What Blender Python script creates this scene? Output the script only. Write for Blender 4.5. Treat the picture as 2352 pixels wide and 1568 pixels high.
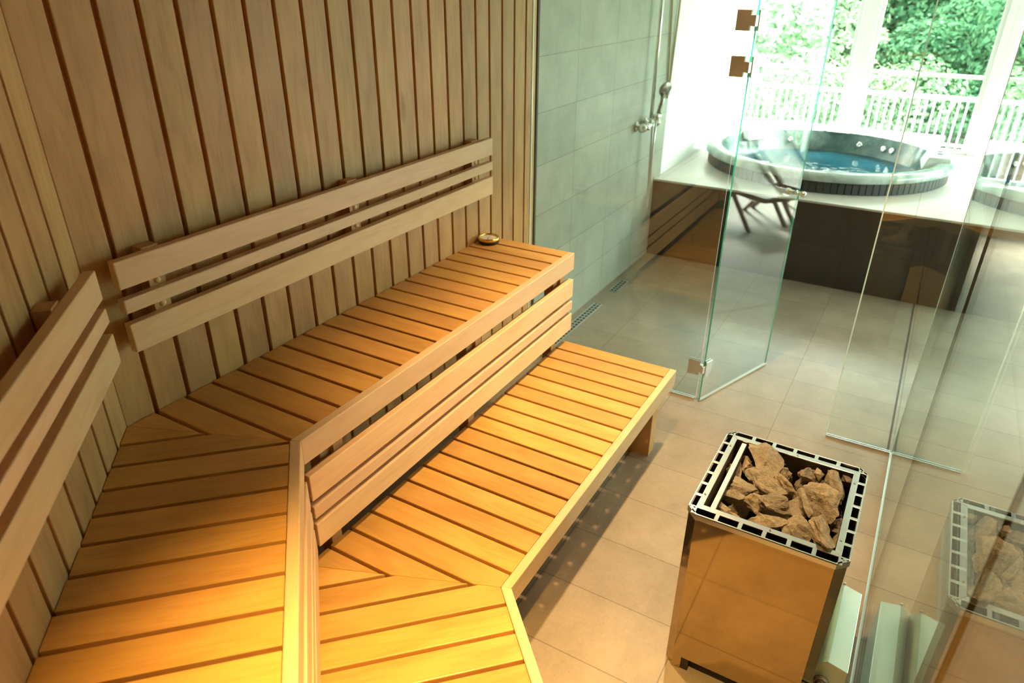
import bpy, bmesh, math, random
from mathutils import Vector, Matrix, noise
random.seed(7)
S = bpy.context.scene
for o in list(bpy.data.objects): bpy.data.objects.remove(o)
COL = S.collection
# ------------------------------------------------------------ camera
cd = bpy.data.cameras.new('camera'); cam = bpy.data.objects.new('camera', cd); COL.objects.link(cam)
F = Vector((0.76625398, 0.44571639, -0.46280852)); R = Vector((0.50527822, -0.86293897, 0.00549991)); U = Vector((0.39692411, 0.23806139, 0.88644121))
M = Matrix((( R.x, U.x, -F.x), (R.y, U.y, -F.y), (R.z, U.z, -F.z))).to_4x4()
M.translation = Vector((-0.89449635, -1.81394237, 2.04038117))
cam.matrix_world = M
cd.sensor_width = 36; cd.lens = 36 * 1606.72 / 2352; cd.clip_start = 0.02; cd.clip_end = 200
cd.dof.use_dof = True; cd.dof.focus_distance = 2.25; cd.dof.aperture_fstop = 3.2
S.camera = cam
# ------------------------------------------------------------ world, sun, exposure
w = bpy.data.worlds.new('daylight'); S.world = w; w.use_nodes = True
bg = w.node_tree.nodes['Background']; bg.inputs[0].default_value = (0.80, 1.0, 0.90, 1); bg.inputs[1].default_value = 22.0
sd = bpy.data.lights.new('sun', 'SUN'); sun = bpy.data.objects.new('sun', sd); COL.objects.link(sun)
sd.energy = 70; sd.angle = 0.25; sd.color = (1, 0.98, 0.88)
sun.rotation_euler = Vector((-0.40, 0.66, -0.64)).to_track_quat('-Z', 'Y').to_euler(); sun.location = (9, -9, 9)
def area_portal(name, loc, sx, sy):
    l = bpy.data.lights.new(name, 'AREA'); l.shape = 'RECTANGLE'; l.size = sx; l.size_y = sy; l.cycles.is_portal = True
    o = bpy.data.objects.new(name, l); COL.objects.link(o); o.location = loc
    o.rotation_euler = Vector((-1, 0, 0)).to_track_quat('-Z', 'Y').to_euler(); return o
area_portal('window_portal', (6.84, -2.6, 1.2), 5.2, 2.4)
_p = area_portal('window_portal', (5.4, -5.42, 1.23), 2.7, 2.3); _p.rotation_euler = Vector((0, 1, 0)).to_track_quat('-Z', 'Z').to_euler()  # portal at the added opening in the unseen right wall
def spot(name, loc, tgt, e, col, ang, blend=1.0, rad=0.03):
    l = bpy.data.lights.new(name, 'SPOT'); l.energy = e; l.color = col; l.spot_size = math.radians(ang); l.spot_blend = blend; l.shadow_soft_size = rad
    o = bpy.data.objects.new(name, l); COL.objects.link(o); o.location = loc
    o.rotation_euler = (Vector(tgt) - Vector(loc)).to_track_quat('-Z', 'Y').to_euler(); return o
WARM = (1.0, 0.60, 0.19)
LAMPS = [('downlight_beam', (2.25, -1.06, 2.27), (2.05, -1.02, 0), 210, (1.0, 0.72, 0.38), 90),
         ('downlight_beam', (1.00, -1.08, 2.27), (1.00, -1.00, 0), 200, (1.0, 0.64, 0.26), 78),
         ('downlight_beam', (1.28, -1.765, 2.27), (1.22, -1.70, 0), 60, (1.0, 0.66, 0.34), 74),
         ('downlight_beam', (-0.20, -1.50, 2.27), (-0.27, -1.42, 0), 500, (1.0, 0.59, 0.16), 70)]
for nm, loc, tg, e, c, a in LAMPS: spot(nm, loc, tg, e, c, a)
vs = S.view_settings; S.display_settings.display_device = 'sRGB'
vs.view_transform = 'Standard'; vs.look = 'None'; vs.gamma = 1; vs.use_curve_mapping = False; vs.exposure = 0.0
S.cycles.max_bounces = 10; S.cycles.transparent_max_bounces = 24; S.cycles.sample_clamp_indirect = 6; S.cycles.caustics_refractive = False

# ------------------------------------------------------------ material helpers
def mat(name):
    m = bpy.data.materials.new(name); m.use_nodes = True; nt = m.node_tree
    return m, nt, nt.nodes['Principled BSDF']
def simple(name, col, rough=0.5, metal=0.0, spec=0.5, coat=0.0):
    m, nt, b = mat(name); b.inputs['Base Color'].default_value = (*col, 1); b.inputs['Roughness'].default_value = rough
    b.inputs['Metallic'].default_value = metal; b.inputs['Specular IOR Level'].default_value = spec; b.inputs['Coat Weight'].default_value = coat
    return m
def N(nt, t, **kw):
    n = nt.nodes.new(t)
    for k, v in kw.items():
        if k.startswith('_'): setattr(n, k[1:], v)
        else: n.inputs[k.replace('_', ' ')].default_value = v
    return n
def math_n(nt, op, a, b=None):
    n = nt.nodes.new('ShaderNodeMath'); n.operation = op
    for i, x in enumerate((a, b)):
        if x is None: continue
        if isinstance(x, (int, float)): n.inputs[i].default_value = x
        else: nt.links.new(x, n.inputs[i])
    return n.outputs[0]
def comb(nt, x, y, z=None):
    n = nt.nodes.new('ShaderNodeCombineXYZ'); nt.links.new(x, n.inputs[0]); nt.links.new(y, n.inputs[1])
    if z is not None: nt.links.new(z, n.inputs[2])
    return n.outputs[0]
def mixc(nt, fac, a, b, blend='MIX'):
    n = nt.nodes.new('ShaderNodeMix'); n.data_type = 'RGBA'; n.blend_type = blend
    for i, x in ((0, fac), (6, a), (7, b)):
        if isinstance(x, (int, float)): n.inputs[i].default_value = x
        elif isinstance(x, tuple): n.inputs[i].default_value = (*x, 1)
        else: nt.links.new(x, n.inputs[i])
    return n.outputs[2]
def wood(name, light, dark, rough=0.42, knots=0.0, var=0.25, spec=0.45):
    m, nt, b = mat(name); L = nt.links.new
    uv = N(nt, 'ShaderNodeUVMap'); sp = N(nt, 'ShaderNodeSeparateXYZ'); L(uv.outputs[0], sp.inputs[0])
    u, v = sp.outputs[0], sp.outputs[1]
    # broad warp
    n1 = N(nt, 'ShaderNodeTexNoise', Scale=1.0, Detail=3.0, Roughness=0.5); L(comb(nt, math_n(nt, 'MULTIPLY', u, 1.7), math_n(nt, 'MULTIPLY', v, 13.0)), n1.inputs['Vector'])
    ring = math_n(nt, 'SINE', math_n(nt, 'ADD', math_n(nt, 'MULTIPLY', v, 75.0), math_n(nt, 'MULTIPLY', n1.outputs['Fac'], 42.0)))
    ring = math_n(nt, 'POWER', math_n(nt, 'ADD', math_n(nt, 'MULTIPLY', ring, 0.5), 0.5), 2.6)
    n2 = N(nt, 'ShaderNodeTexNoise', Scale=1.0, Detail=4.0, Roughness=0.6); L(comb(nt, math_n(nt, 'MULTIPLY', u, 9.0), math_n(nt, 'MULTIPLY', v, 420.0)), n2.inputs['Vector'])
    n3 = N(nt, 'ShaderNodeTexNoise', Scale=1.0, Detail=2.0, Roughness=0.5); L(comb(nt, math_n(nt, 'MULTIPLY', u, 4.0), math_n(nt, 'MULTIPLY', v, 11.0)), n3.inputs['Vector'])
    f = math_n(nt, 'ADD', math_n(nt, 'MULTIPLY', ring, 0.17), math_n(nt, 'MULTIPLY', math_n(nt, 'SUBTRACT', math_n(nt, 'MULTIPLY', n2.outputs['Fac'], 2.2), 0.7), 0.42))
    f = math_n(nt, 'ADD', f, math_n(nt, 'MULTIPLY', math_n(nt, 'SUBTRACT', n3.outputs['Fac'], 0.5), 1.1))
    if knots:
        vo = N(nt, 'ShaderNodeTexVoronoi', Scale=1.0, Randomness=1.0); L(comb(nt, math_n(nt, 'MULTIPLY', u, 1.6), math_n(nt, 'MULTIPLY', v, 6.0)), vo.inputs['Vector'])
        k = math_n(nt, 'SUBTRACT', 1.0, math_n(nt, 'MULTIPLY', vo.outputs['Distance'], 8.0)); k = math_n(nt, 'MAXIMUM', k, 0.0)
        f = math_n(nt, 'ADD', f, math_n(nt, 'MULTIPLY', k, knots))
    c = mixc(nt, f, light, dark)
    at = N(nt, 'ShaderNodeAttribute', _attribute_name='tone'); c = mixc(nt, 1.0, c, at.outputs['Color'], 'MULTIPLY')
    L(c, b.inputs['Base Color']); b.inputs['Roughness'].default_value = rough; b.inputs['Specular IOR Level'].default_value = spec
    bp = N(nt, 'ShaderNodeBump', Strength=0.12, Distance=0.002); L(n2.outputs['Fac'], bp.inputs['Height']); L(bp.outputs[0], b.inputs['Normal'])
    return m
M_WALL = wood('alder_cladding', (0.575, 0.35, 0.145), (0.31, 0.155, 0.050), 0.5, 0.9)
M_SEAT = wood('alder_bench', (0.67, 0.37, 0.105), (0.42, 0.185, 0.036), 0.36, 0.0)
M_RAIL = wood('aspen_board', (0.84, 0.60, 0.36), (0.64, 0.40, 0.20), 0.42, 0.0)
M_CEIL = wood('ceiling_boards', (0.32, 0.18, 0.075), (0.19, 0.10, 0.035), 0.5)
M_DARKWOOD = simple('dark_batten_wood', (0.10, 0.045, 0.015), 0.7)
M_PINE = wood('post_wood', (0.55, 0.33, 0.15), (0.36, 0.19, 0.07), 0.5)
def tile(name, c1, c2, grout, bw, rh, off, axes, rough, mortar=0.003, shade=0.3, pit=False, bumpd=0.002, spec=0.5):
    m, nt, b = mat(name); L = nt.links.new
    geo = N(nt, 'ShaderNodeNewGeometry'); sp = N(nt, 'ShaderNodeSeparateXYZ'); L(geo.outputs['Position'], sp.inputs[0])
    a, c = sp.outputs[axes[0]], sp.outputs[axes[1]]
    vec = comb(nt, math_n(nt, 'SUBTRACT', a, off[0]), math_n(nt, 'SUBTRACT', c, off[1]))
    br = N(nt, 'ShaderNodeTexBrick', Scale=1.0, Mortar_Size=mortar, Mortar_Smooth=0.1, Bias=0.0, Brick_Width=bw, Row_Height=rh)
    br.offset = 0.0; br.squash = 1.0; L(vec, br.inputs['Vector'])
    br.inputs['Color1'].default_value = (*c1, 1); br.inputs['Color2'].default_value = (*c2, 1); br.inputs['Mortar'].default_value = (*grout, 1)
    n1 = N(nt, 'ShaderNodeTexNoise', Scale=5.0, Detail=5.0, Roughness=0.65); L(geo.outputs['Position'], n1.inputs['Vector'])
    n2 = N(nt, 'ShaderNodeTexNoise', Scale=60.0, Detail=4.0, Roughness=0.7); L(geo.outputs['Position'], n2.inputs['Vector'])
    v = math_n(nt, 'ADD', math_n(nt, 'MULTIPLY', n1.outputs['Fac'], shade * 1.6), math_n(nt, 'MULTIPLY', n2.outputs['Fac'], shade * 0.7))
    v = math_n(nt, 'ADD', v, 1.0 - shade * 1.15)
    hs = N(nt, 'ShaderNodeHueSaturation'); L(br.outputs['Color'], hs.inputs['Color']); L(v, hs.inputs['Value'])
    out = hs.outputs[0]
    if pit:
        n4 = N(nt, 'ShaderNodeTexNoise', Scale=110.0, Detail=2.0, Roughness=0.5); L(geo.outputs['Position'], n4.inputs['Vector'])
        p = math_n(nt, 'GREATER_THAN', n4.outputs['Fac'], 0.68); out = mixc(nt, math_n(nt, 'MULTIPLY', p, 0.45), out, (0.18, 0.13, 0.09))
    L(out, b.inputs['Base Color']); b.inputs['Roughness'].default_value = rough; b.inputs['Specular IOR Level'].default_value = spec
    bp = N(nt, 'ShaderNodeBump', Strength=0.5, Distance=bumpd); L(math_n(nt, 'SUBTRACT', 1.0, br.outputs['Fac']), bp.inputs['Height']); L(bp.outputs[0], b.inputs['Normal'])
    return m
M_FLOOR = tile('stone_floor', (0.285, 0.232, 0.172), (0.245, 0.198, 0.148), (0.16, 0.13, 0.098), 0.2875, 0.55, (0.0255, -2.02), (0, 1), 0.38, 0.0022, 0.48, True)
M_TILEWALL = tile('grey_wall_tile', (0.35, 0.365, 0.30), (0.30, 0.32, 0.265), (0.20, 0.21, 0.17), 0.55, 0.2805, (2.40, -0.006), (0, 2), 0.42, 0.0025, 0.45)
M_PLATTOP = tile('platform_tile', (0.55, 0.53, 0.48), (0.52, 0.50, 0.46), (0.33, 0.32, 0.29), 0.55, 0.9, (4.445, -1.86), (0, 1), 0.3, 0.003, 0.2)
M_PLATFRONT = tile('dark_platform_tile', (0.062, 0.050, 0.042), (0.052, 0.043, 0.037), (0.03, 0.026, 0.022), 0.55, 0.31, (-0.37, 0.0), (1, 2), 0.30, 0.002, 0.3)
M_WHITE = simple('white_plaster', (0.84, 0.86, 0.83), 0.7)
M_FRAME = simple('white_window_frame', (0.78, 0.80, 0.78), 0.35)
M_STEEL = simple('steel_brushed', (0.72, 0.73, 0.72), 0.22, 1.0)
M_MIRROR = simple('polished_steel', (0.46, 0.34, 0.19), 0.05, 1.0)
M_CHROME = simple('chrome', (0.86, 0.88, 0.86), 0.18, 1.0)
M_COVER = simple('galvanised_cover', (0.60, 0.74, 0.70), 0.3, 0.6)
M_BLACK = simple('black_plastic', (0.012, 0.012, 0.012), 0.35)
M_INNER = simple('dark_steel', (0.05, 0.04, 0.03), 0.5, 0.6)  # plain dark base colour for stove insides, feet and drain troughs
M_BRASS = simple('brass', (0.85, 0.58, 0.16), 0.22, 1.0)
M_CORD = simple('tan_cord', (0.50, 0.42, 0.25), 0.7)
M_TAPE = simple('dark_edge_strip', (0.06, 0.04, 0.025), 0.6)
M_TEAK = simple('dark_chair_wood', (0.13, 0.08, 0.05), 0.5)
# dial face
M_DIAL = simple('dial_face', (0.72, 0.68, 0.62), 0.3)
# sling fabric with fine stripes
def sling():
    m, nt, b = mat('striped_sling'); L = nt.links.new
    tc = N(nt, 'ShaderNodeTexCoord'); wv = N(nt, 'ShaderNodeTexWave', Scale=22.0); wv.bands_direction = 'Y'; L(tc.outputs['Object'], wv.inputs['Vector'])
    L(mixc(nt, wv.outputs['Fac'], (0.80, 0.80, 0.76), (0.45, 0.46, 0.43)), b.inputs['Base Color']); b.inputs['Roughness'].default_value = 0.8
    tl = N(nt, 'ShaderNodeBsdfTranslucent'); tl.inputs[0].default_value = (0.7, 0.72, 0.68, 1); mx = N(nt, 'ShaderNodeMixShader', Fac=0.5); L(b.outputs[0], mx.inputs[1]); L(tl.outputs[0], mx.inputs[2]); L(mx.outputs[0], nt.nodes['Material Output'].inputs[0])
    return m
M_SLING = sling()
# glass: thin slab, transparent + fresnel reflection (front ior 1.5, back faces inverted so the slab never totally reflects)
def glass(name, tint, ior=1.5, gain=1.0):
    m = bpy.data.materials.new(name); m.use_nodes = True; nt = m.node_tree; nt.nodes.clear(); L = nt.links.new
    out = N(nt, 'ShaderNodeOutputMaterial'); geo = N(nt, 'ShaderNodeNewGeometry')
    i = math_n(nt, 'ADD', math_n(nt, 'MULTIPLY', geo.outputs['Backfacing'], 1 / ior - ior), ior)
    fr = N(nt, 'ShaderNodeFresnel'); L(i, fr.inputs['IOR'])
    tr = N(nt, 'ShaderNodeBsdfTransparent'); tr.inputs[0].default_value = (*tint, 1)
    gl = N(nt, 'ShaderNodeBsdfGlossy', Roughness=0.0); gl.inputs[0].default_value = (0.95, 1, 0.98, 1)
    mx = N(nt, 'ShaderNodeMixShader'); L(math_n(nt, 'MINIMUM', math_n(nt, 'MULTIPLY', fr.outputs[0], gain), 1.0), mx.inputs[0])
    L(tr.outputs[0], mx.inputs[1]); L(gl.outputs[0], mx.inputs[2]); L(mx.outputs[0], out.inputs[0]); return m
M_GLASS = glass('clear_glass', (0.965, 0.99, 0.975))
M_WGLASS = glass('window_glass', (0.99, 1.0, 0.99))
M_GEDGE = simple('green_glass_edge', (0.02, 0.62, 0.40), 0.15, 0.0, 0.8); 
_b = M_GEDGE.node_tree.nodes['Principled BSDF']; _b.inputs['Transmission Weight'].default_value = 0.35
M_GEDGE3 = simple('dark_silicone_joint', (0.05, 0.045, 0.025), 0.4)
M_GEDGE2 = simple('pale_glass_edge', (0.92, 1.0, 0.94), 0.12, 0.0, 1.0)  # pale base colour carries the bright highlight of the polished glass edges
def water():
    m, nt, b = mat('tub_water'); L = nt.links.new
    b.inputs['Base Color'].default_value = (0.004, 0.030, 0.042, 1); b.inputs['Roughness'].default_value = 0.02; b.inputs['Specular IOR Level'].default_value = 0.6
    n = N(nt, 'ShaderNodeTexNoise', Scale=9.0, Detail=3.0); bp = N(nt, 'ShaderNodeBump', Strength=0.35, Distance=0.02); L(n.outputs['Fac'], bp.inputs['Height']); L(bp.outputs[0], b.inputs['Normal'])
    return m
M_WATER = water()
def marble(name, c1, c2, rough=0.12, sc=3.5):
    m, nt, b = mat(name); L = nt.links.new
    tc = N(nt, 'ShaderNodeTexCoord'); n = N(nt, 'ShaderNodeTexNoise', Scale=sc, Detail=6.0, Roughness=0.6, Distortion=1.6); L(tc.outputs['Object'], n.inputs['Vector'])
    r = N(nt, 'ShaderNodeMapRange'); r.inputs['From Min'].default_value = 0.36; r.inputs['From Max'].default_value = 0.62; L(n.outputs['Fac'], r.inputs['Value'])
    L(mixc(nt, r.outputs[0], c1, c2), b.inputs['Base Color']); b.inputs['Roughness'].default_value = rough; return m
M_TUB = marble('tub_acrylic', (0.055, 0.105, 0.10), (0.17, 0.24, 0.225))
M_RIM = marble('tub_rim_acrylic', (0.22, 0.31, 0.28), (0.48, 0.56, 0.52), 0.15)
M_SKIRT = simple('tub_skirting', (0.045, 0.048, 0.045), 0.5)
def stone():
    m, nt, b = mat('sauna_stone'); L = nt.links.new
    tc = N(nt, 'ShaderNodeTexCoord'); oi = N(nt, 'ShaderNodeObjectInfo')
    ad = N(nt, 'ShaderNodeVectorMath', _operation='ADD'); L(tc.outputs['Object'], ad.inputs[0]); L(oi.outputs['Random'], ad.inputs[1])
    n1 = N(nt, 'ShaderNodeTexNoise', Scale=14.0, Detail=8.0, Roughness=0.7); L(ad.outputs[0], n1.inputs['Vector'])
    n2 = N(nt, 'ShaderNodeTexNoise', Scale=70.0, Detail=5.0, Roughness=0.75); L(ad.outputs[0], n2.inputs['Vector'])
    c = mixc(nt, n1.outputs['Fac'], (0.06, 0.050, 0.034), (0.95, 0.78, 0.52)); 
    cr = N(nt, 'ShaderNodeMapRange'); cr.inputs['From Min'].default_value = 0.34; cr.inputs['From Max'].default_value = 0.66; L(n2.outputs['Fac'], cr.inputs['Value'])
    c = mixc(nt, 0.6, c, mixc(nt, cr.outputs[0], (0.20, 0.17, 0.12), (1.0, 0.95, 0.85)), 'MULTIPLY')
    c2 = mixc(nt, math_n(nt, 'MULTIPLY', oi.outputs['Random'], 0.6), c, (0.17, 0.155, 0.13)); L(c2, b.inputs['Base Color']); b.inputs['Roughness'].default_value = 0.75
    bp = N(nt, 'ShaderNodeBump', Strength=1.0, Distance=0.010); L(n2.outputs['Fac'], bp.inputs['Height']); L(bp.outputs[0], b.inputs['Normal']); return m
M_STONE = stone()
def leafmat(name, c1, c2):
    m = bpy.data.materials.new(name); m.use_nodes = True; nt = m.node_tree; nt.nodes.clear(); L = nt.links.new
    out = N(nt, 'ShaderNodeOutputMaterial'); at = N(nt, 'ShaderNodeAttribute', _attribute_name='tone')
    c = mixc(nt, at.outputs['Fac'], c1, c2)
    d = N(nt, 'ShaderNodeBsdfDiffuse'); t = N(nt, 'ShaderNodeBsdfTranslucent'); mx = N(nt, 'ShaderNodeMixShader', Fac=0.35)
    L(c, d.inputs[0]); L(c, t.inputs[0]); L(d.outputs[0], mx.inputs[1]); L(t.outputs[0], mx.inputs[2]); L(mx.outputs[0], out.inputs[0]); return m
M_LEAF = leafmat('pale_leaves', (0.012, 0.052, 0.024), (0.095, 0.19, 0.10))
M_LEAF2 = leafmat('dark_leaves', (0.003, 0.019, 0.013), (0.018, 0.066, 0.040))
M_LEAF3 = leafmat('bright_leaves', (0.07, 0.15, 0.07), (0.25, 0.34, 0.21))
M_BARK = simple('bark', (0.08, 0.07, 0.045), 0.9)
M_GRASS = simple('lawn', (0.04, 0.075, 0.025), 0.9)
M_BRICK = simple('pale_brick', (0.16, 0.09, 0.065), 0.9)

# ------------------------------------------------------------ mesh helpers
class MB:
    def __init__(s): s.v = []; s.f = []; s.uv = []; s.t = []; s.mi = []
    def face(s, pts, uvs=None, tone=(1, 1, 1), mi=0):
        i = len(s.v); s.v += [tuple(p) for p in pts]; s.f.append(tuple(range(i, i + len(pts))))
        s.uv.append(uvs or [(0, 0)] * len(pts)); s.t.append(tone); s.mi.append(mi)
    def poly(s, pts, faces, grain=None, tone=None, mi=0, jitter=True):
        """closed solid: shared verts, grain-aligned uv"""
        i = len(s.v); s.v += [tuple(p) for p in pts]
        ru, rv = (random.random() * 50, random.random() * 50) if jitter else (0, 0)
        if tone is None: k = random.uniform(0.80, 1.06); tone = (k, k * random.uniform(0.955, 1.02), k * random.uniform(0.90, 1.04))
        g = Vector(grain).normalized() if grain else Vector((1, 0, 0))
        for f in faces:
            P = [Vector(pts[a]) for a in f]; n = Vector((0, 0, 0))
            for a in range(len(P)): n += P[a].cross(P[(a + 1) % len(P)])
            if n.length < 1e-12: n = Vector((0, 0, 1))
            n.normalize()
            if abs(n.dot(g)) > 0.85:
                a1 = n.orthogonal().normalized(); a2 = n.cross(a1); uv = [(p.dot(a1) * 0.3 + ru, p.dot(a2) + rv) for p in P]
            else:
                a2 = n.cross(g).normalized(); uv = [(p.dot(g) + ru, p.dot(a2) + rv) for p in P]
            s.f.append(tuple(i + a for a in f)); s.uv.append(uv); s.t.append(tone); s.mi.append(mi)
    def prism(s, poly2, z0, z1, grain=None, tone=None, mi=0):
        """horizontal polygon (counter-clockwise) extruded in z"""
        n = len(poly2); A = sum(poly2[i][0] * poly2[(i + 1) % n][1] - poly2[(i + 1) % n][0] * poly2[i][1] for i in range(n))
        if A < 0: poly2 = poly2[::-1]
        pts = [(x, y, z0) for x, y in poly2] + [(x, y, z1) for x, y in poly2]
        fs = [tuple(range(n - 1, -1, -1)), tuple(range(n, 2 * n))] + [(i, (i + 1) % n, n + (i + 1) % n, n + i) for i in range(n)]
        s.poly(pts, fs, grain, tone, mi)
    def box(s, x0, x1, y0, y1, z0, z1, grain=(1, 0, 0), tone=None, mi=0):
        s.prism([(x0, y0), (x1, y0), (x1, y1), (x0, y1)], z0, z1, grain, tone, mi)
    def obox(s, o, a, b, c, grain=None, tone=None, mi=0):
        o, a, b, c = map(Vector, (o, a, b, c))
        if a.cross(b).dot(c) < 0: a, b = b, a
        P = [o, o + a, o + a + b, o + b, o + c, o + a + c, o + a + b + c, o + b + c]
        s.poly(P, [(3, 2, 1, 0), (4, 5, 6, 7), (0, 1, 5, 4), (1, 2, 6, 5), (2, 3, 7, 6), (3, 0, 4, 7)], grain or a, tone, mi)
    def tube(s, path, r, seg=12, mi=0, cap=True):
        path = [Vector(p) for p in path]; rings = []
        rs = r if isinstance(r, (list, tuple)) else [r] * len(path); up = None
        for i, p in enumerate(path):
            d = (path[min(i + 1, len(path) - 1)] - path[max(i - 1, 0)]).normalized()
            if up is None: up = d.orthogonal().normalized()
            a = (up - d * up.dot(d)).normalized(); b = d.cross(a); up = a
            rings.append([p + (a * math.cos(2 * math.pi * k / seg) + b * math.sin(2 * math.pi * k / seg)) * rs[i] for k in range(seg)])
        base = len(s.v)
        for rg in rings: s.v += [tuple(p) for p in rg]
        def add(f): s.f.append(f); s.uv.append([(0, 0)] * len(f)); s.t.append((1, 1, 1)); s.mi.append(mi)
        for i in range(len(rings) - 1):
            for k in range(seg):
                k2 = (k + 1) % seg; add((base + i * seg + k, base + i * seg + k2, base + (i + 1) * seg + k2, base + (i + 1) * seg + k))
        if cap: add(tuple(base + k for k in range(seg - 1, -1, -1))); add(tuple(base + (len(rings) - 1) * seg + k for k in range(seg)))
    def lathe(s, prof, c=(0, 0, 0), axis=(0, 0, 1), seg=48, mi=0):
        ax = Vector(axis).normalized(); a = ax.orthogonal().normalized(); b = ax.cross(a); c = Vector(c); base = len(s.v)
        for r, h in prof:
            for k in range(seg):
                t = 2 * math.pi * k / seg; s.v.append(tuple(c + ax * h + (a * math.cos(t) + b * math.sin(t)) * r))
        for i in range(len(prof) - 1):
            for k in range(seg):
                k2 = (k + 1) % seg; s.f.append((base + i * seg + k, base + i * seg + k2, base + (i + 1) * seg + k2, base + (i + 1) * seg + k))
                s.uv.append([(0, 0)] * 4); s.t.append((1, 1, 1)); s.mi.append(mi)
    def build(s, name, mats, parent=None, bevel=0, smooth=False, origin=None):
        me = bpy.data.meshes.new(name); o3 = Vector(origin) if origin else Vector((0, 0, 0))
        me.from_pydata([tuple(Vector(p) - o3) for p in s.v], [], s.f)
        me.uv_layers.new(name='UVMap'); me.color_attributes.new('tone', 'FLOAT_COLOR', 'CORNER'); li = 0
        uvl = me.uv_layers['UVMap']; ca = me.color_attributes['tone']
        for fi, f in enumerate(s.f):
            for k in range(len(f)):
                uvl.data[li].uv = s.uv[fi][k]; ca.data[li].color = (*s.t[fi], 1); li += 1
        for m in (mats if isinstance(mats, (list, tuple)) else [mats]): me.materials.append(m)
        for p, mi in zip(me.polygons, s.mi): p.material_index = mi; p.use_smooth = smooth
        ob = bpy.data.objects.new(name, me); COL.objects.link(ob)
        if parent: ob.parent = parent; ob.location = o3 - parent.location if parent.type == 'EMPTY' and not parent.parent else o3
        else: ob.location = o3
        if bevel:
            b = ob.modifiers.new('edge', 'BEVEL'); b.width = bevel; b.segments = 2; b.limit_method = 'ANGLE'; b.angle_limit = math.radians(35)
        return ob
def tag(o, label, cat, group=None, kind=None):
    if label: o['label'] = label
    if cat: o['category'] = cat
    if group: o['group'] = group
    if kind: o['kind'] = kind
    return o
def thing(name, label, cat, loc=(0, 0, 0), group=None):
    o = bpy.data.objects.new(name, None); COL.objects.link(o); o.location = loc; o.empty_display_size = 0.05
    return tag(o, label, cat, group)
def part(mb, name, m, parent, bevel=0, smooth=False, label=None, world=True):
    """mesh given in world coordinates, parented keeping its place"""
    o = mb.build(name, m, None, bevel, smooth); o.parent = parent
    p = parent; off = Vector((0, 0, 0))
    while p: off += p.location; p = p.parent
    o.location = -off
    if label: o['label'] = label
    return o
def struct(mb, name, m, bevel=0, smooth=False):
    o = mb.build(name, m, None, bevel, smooth); o['kind'] = 'structure'; return o

# ------------------------------------------------------------ key dimensions
H2, H1, FH, FW = 0.875, 0.397, 0.083, 0.030
DU, DL = 0.459, 1.0153          # seat depth to the front rail
XE = 1.972                      # free bench end
SE = 2.15                       # bench end along the angled wall
XG, YG = 2.41, -2.02            # glass planes
Q = math.sqrt(0.5)
def Bp(s, t): return (-s * Q + t * Q, -s * Q - t * Q)      # along angled wall, out of it
def clip(poly, a, b, c):
    """keep a*x+b*y+c >= 0"""
    out = []; n = len(poly)
    for i in range(n):
        p, q = poly[i], poly[(i + 1) % n]; dp, dq = a * p[0] + b * p[1] + c, a * q[0] + b * q[1] + c
        if dp >= 0: out.append(p)
        if (dp >= 0) != (dq >= 0):
            t = dp / (dp - dq); out.append((p[0] + t * (q[0] - p[0]), p[1] + t * (q[1] - p[1])))
    return out
CA, SA = math.cos(math.radians(22.5)), math.sin(math.radians(22.5))
def sideA(poly): return clip(poly, CA, SA, 0)
def sideB(poly): return clip(poly, -CA, -SA, 0)

# ------------------------------------------------------------ floor, ceilings, walls
m = MB(); m.box(-2.4, 6.8, -5.3, 0.15, -0.1, 0.0, tone=(1, 1, 1)); struct(m, 'floor', M_FLOOR)
m = MB()   # plank wall along x
g, pit, x = 0.014, 0.1122, -0.012
cuts = [0.0] + [0.098 + pit * k for k in range(22)]
for i, c in enumerate(cuts):
    a = 0.0 if i == 0 else c + g / 2; b = (cuts[i + 1] - g / 2) if i + 1 < len(cuts) else 2.462
    if b > 2.462: b = 2.462
    if b - a > 0.01: m.box(a, b, 0.0, 0.014, 0, 2.3, (0, 0, 1))
m.box(-0.03, 2.462, 0.012, 0.03, 0, 2.3, (0, 0, 1), tone=(0.62, 0.36, 0.2))
struct(m, 'wall_left', M_WALL, 0.0025)
m = MB()   # angled plank wall
g, pit, s0 = 0.014, 0.1165, 0.345 - 3 * 0.1165
cuts = [s0 + pit * k for k in range(0, 20)]
bd = [(0.0, cuts[1] - g / 2)] + [(cuts[k] + g / 2, cuts[k + 1] - g / 2) for k in range(1, 19)]
for a, b in bd:
    p = [Bp(a, 0), Bp(b, 0), Bp(b, -0.014), Bp(a, -0.014)]; m.prism(p, 0, 2.3, (0, 0, 1))
m.prism([Bp(0, -0.012), Bp(2.3, -0.012), Bp(2.3, -0.03), Bp(0, -0.03)], 0, 2.3, (0, 0, 1), tone=(0.62, 0.36, 0.2))
struct(m, 'wall_back', M_WALL, 0.0025)
xb, yb = Bp(2.2, 0)
m = MB()
y = yb
while y > YG - 0.02: m.box(xb - 0.014, xb, max(y - 0.104, YG - 0.03), y, 0, 2.3, (0, 0, 1)); y -= 0.1165
m.box(xb - 0.03, xb - 0.012, YG - 0.03, yb, 0, 2.3, (0, 0, 1), tone=(0.42, 0.3, 0.2))
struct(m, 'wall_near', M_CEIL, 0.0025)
m = MB()
for k in range(24):
    m.box(xb - 0.05, XG + 0.03, -2.06 + k * 0.09, -2.06 + k * 0.09 + 0.084, 2.3, 2.315, (1, 0, 0))
m.box(xb - 0.05, XG + 0.03, -2.06, 0.05, 2.314, 2.34, tone=(0.5, 0.4, 0.3))
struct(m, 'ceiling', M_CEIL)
m = MB(); m.box(2.478, 4.60, 0.0, 0.10, 0, 2.5, tone=(1, 1, 1)); struct(m, 'wall_shower', M_TILEWALL)
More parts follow.
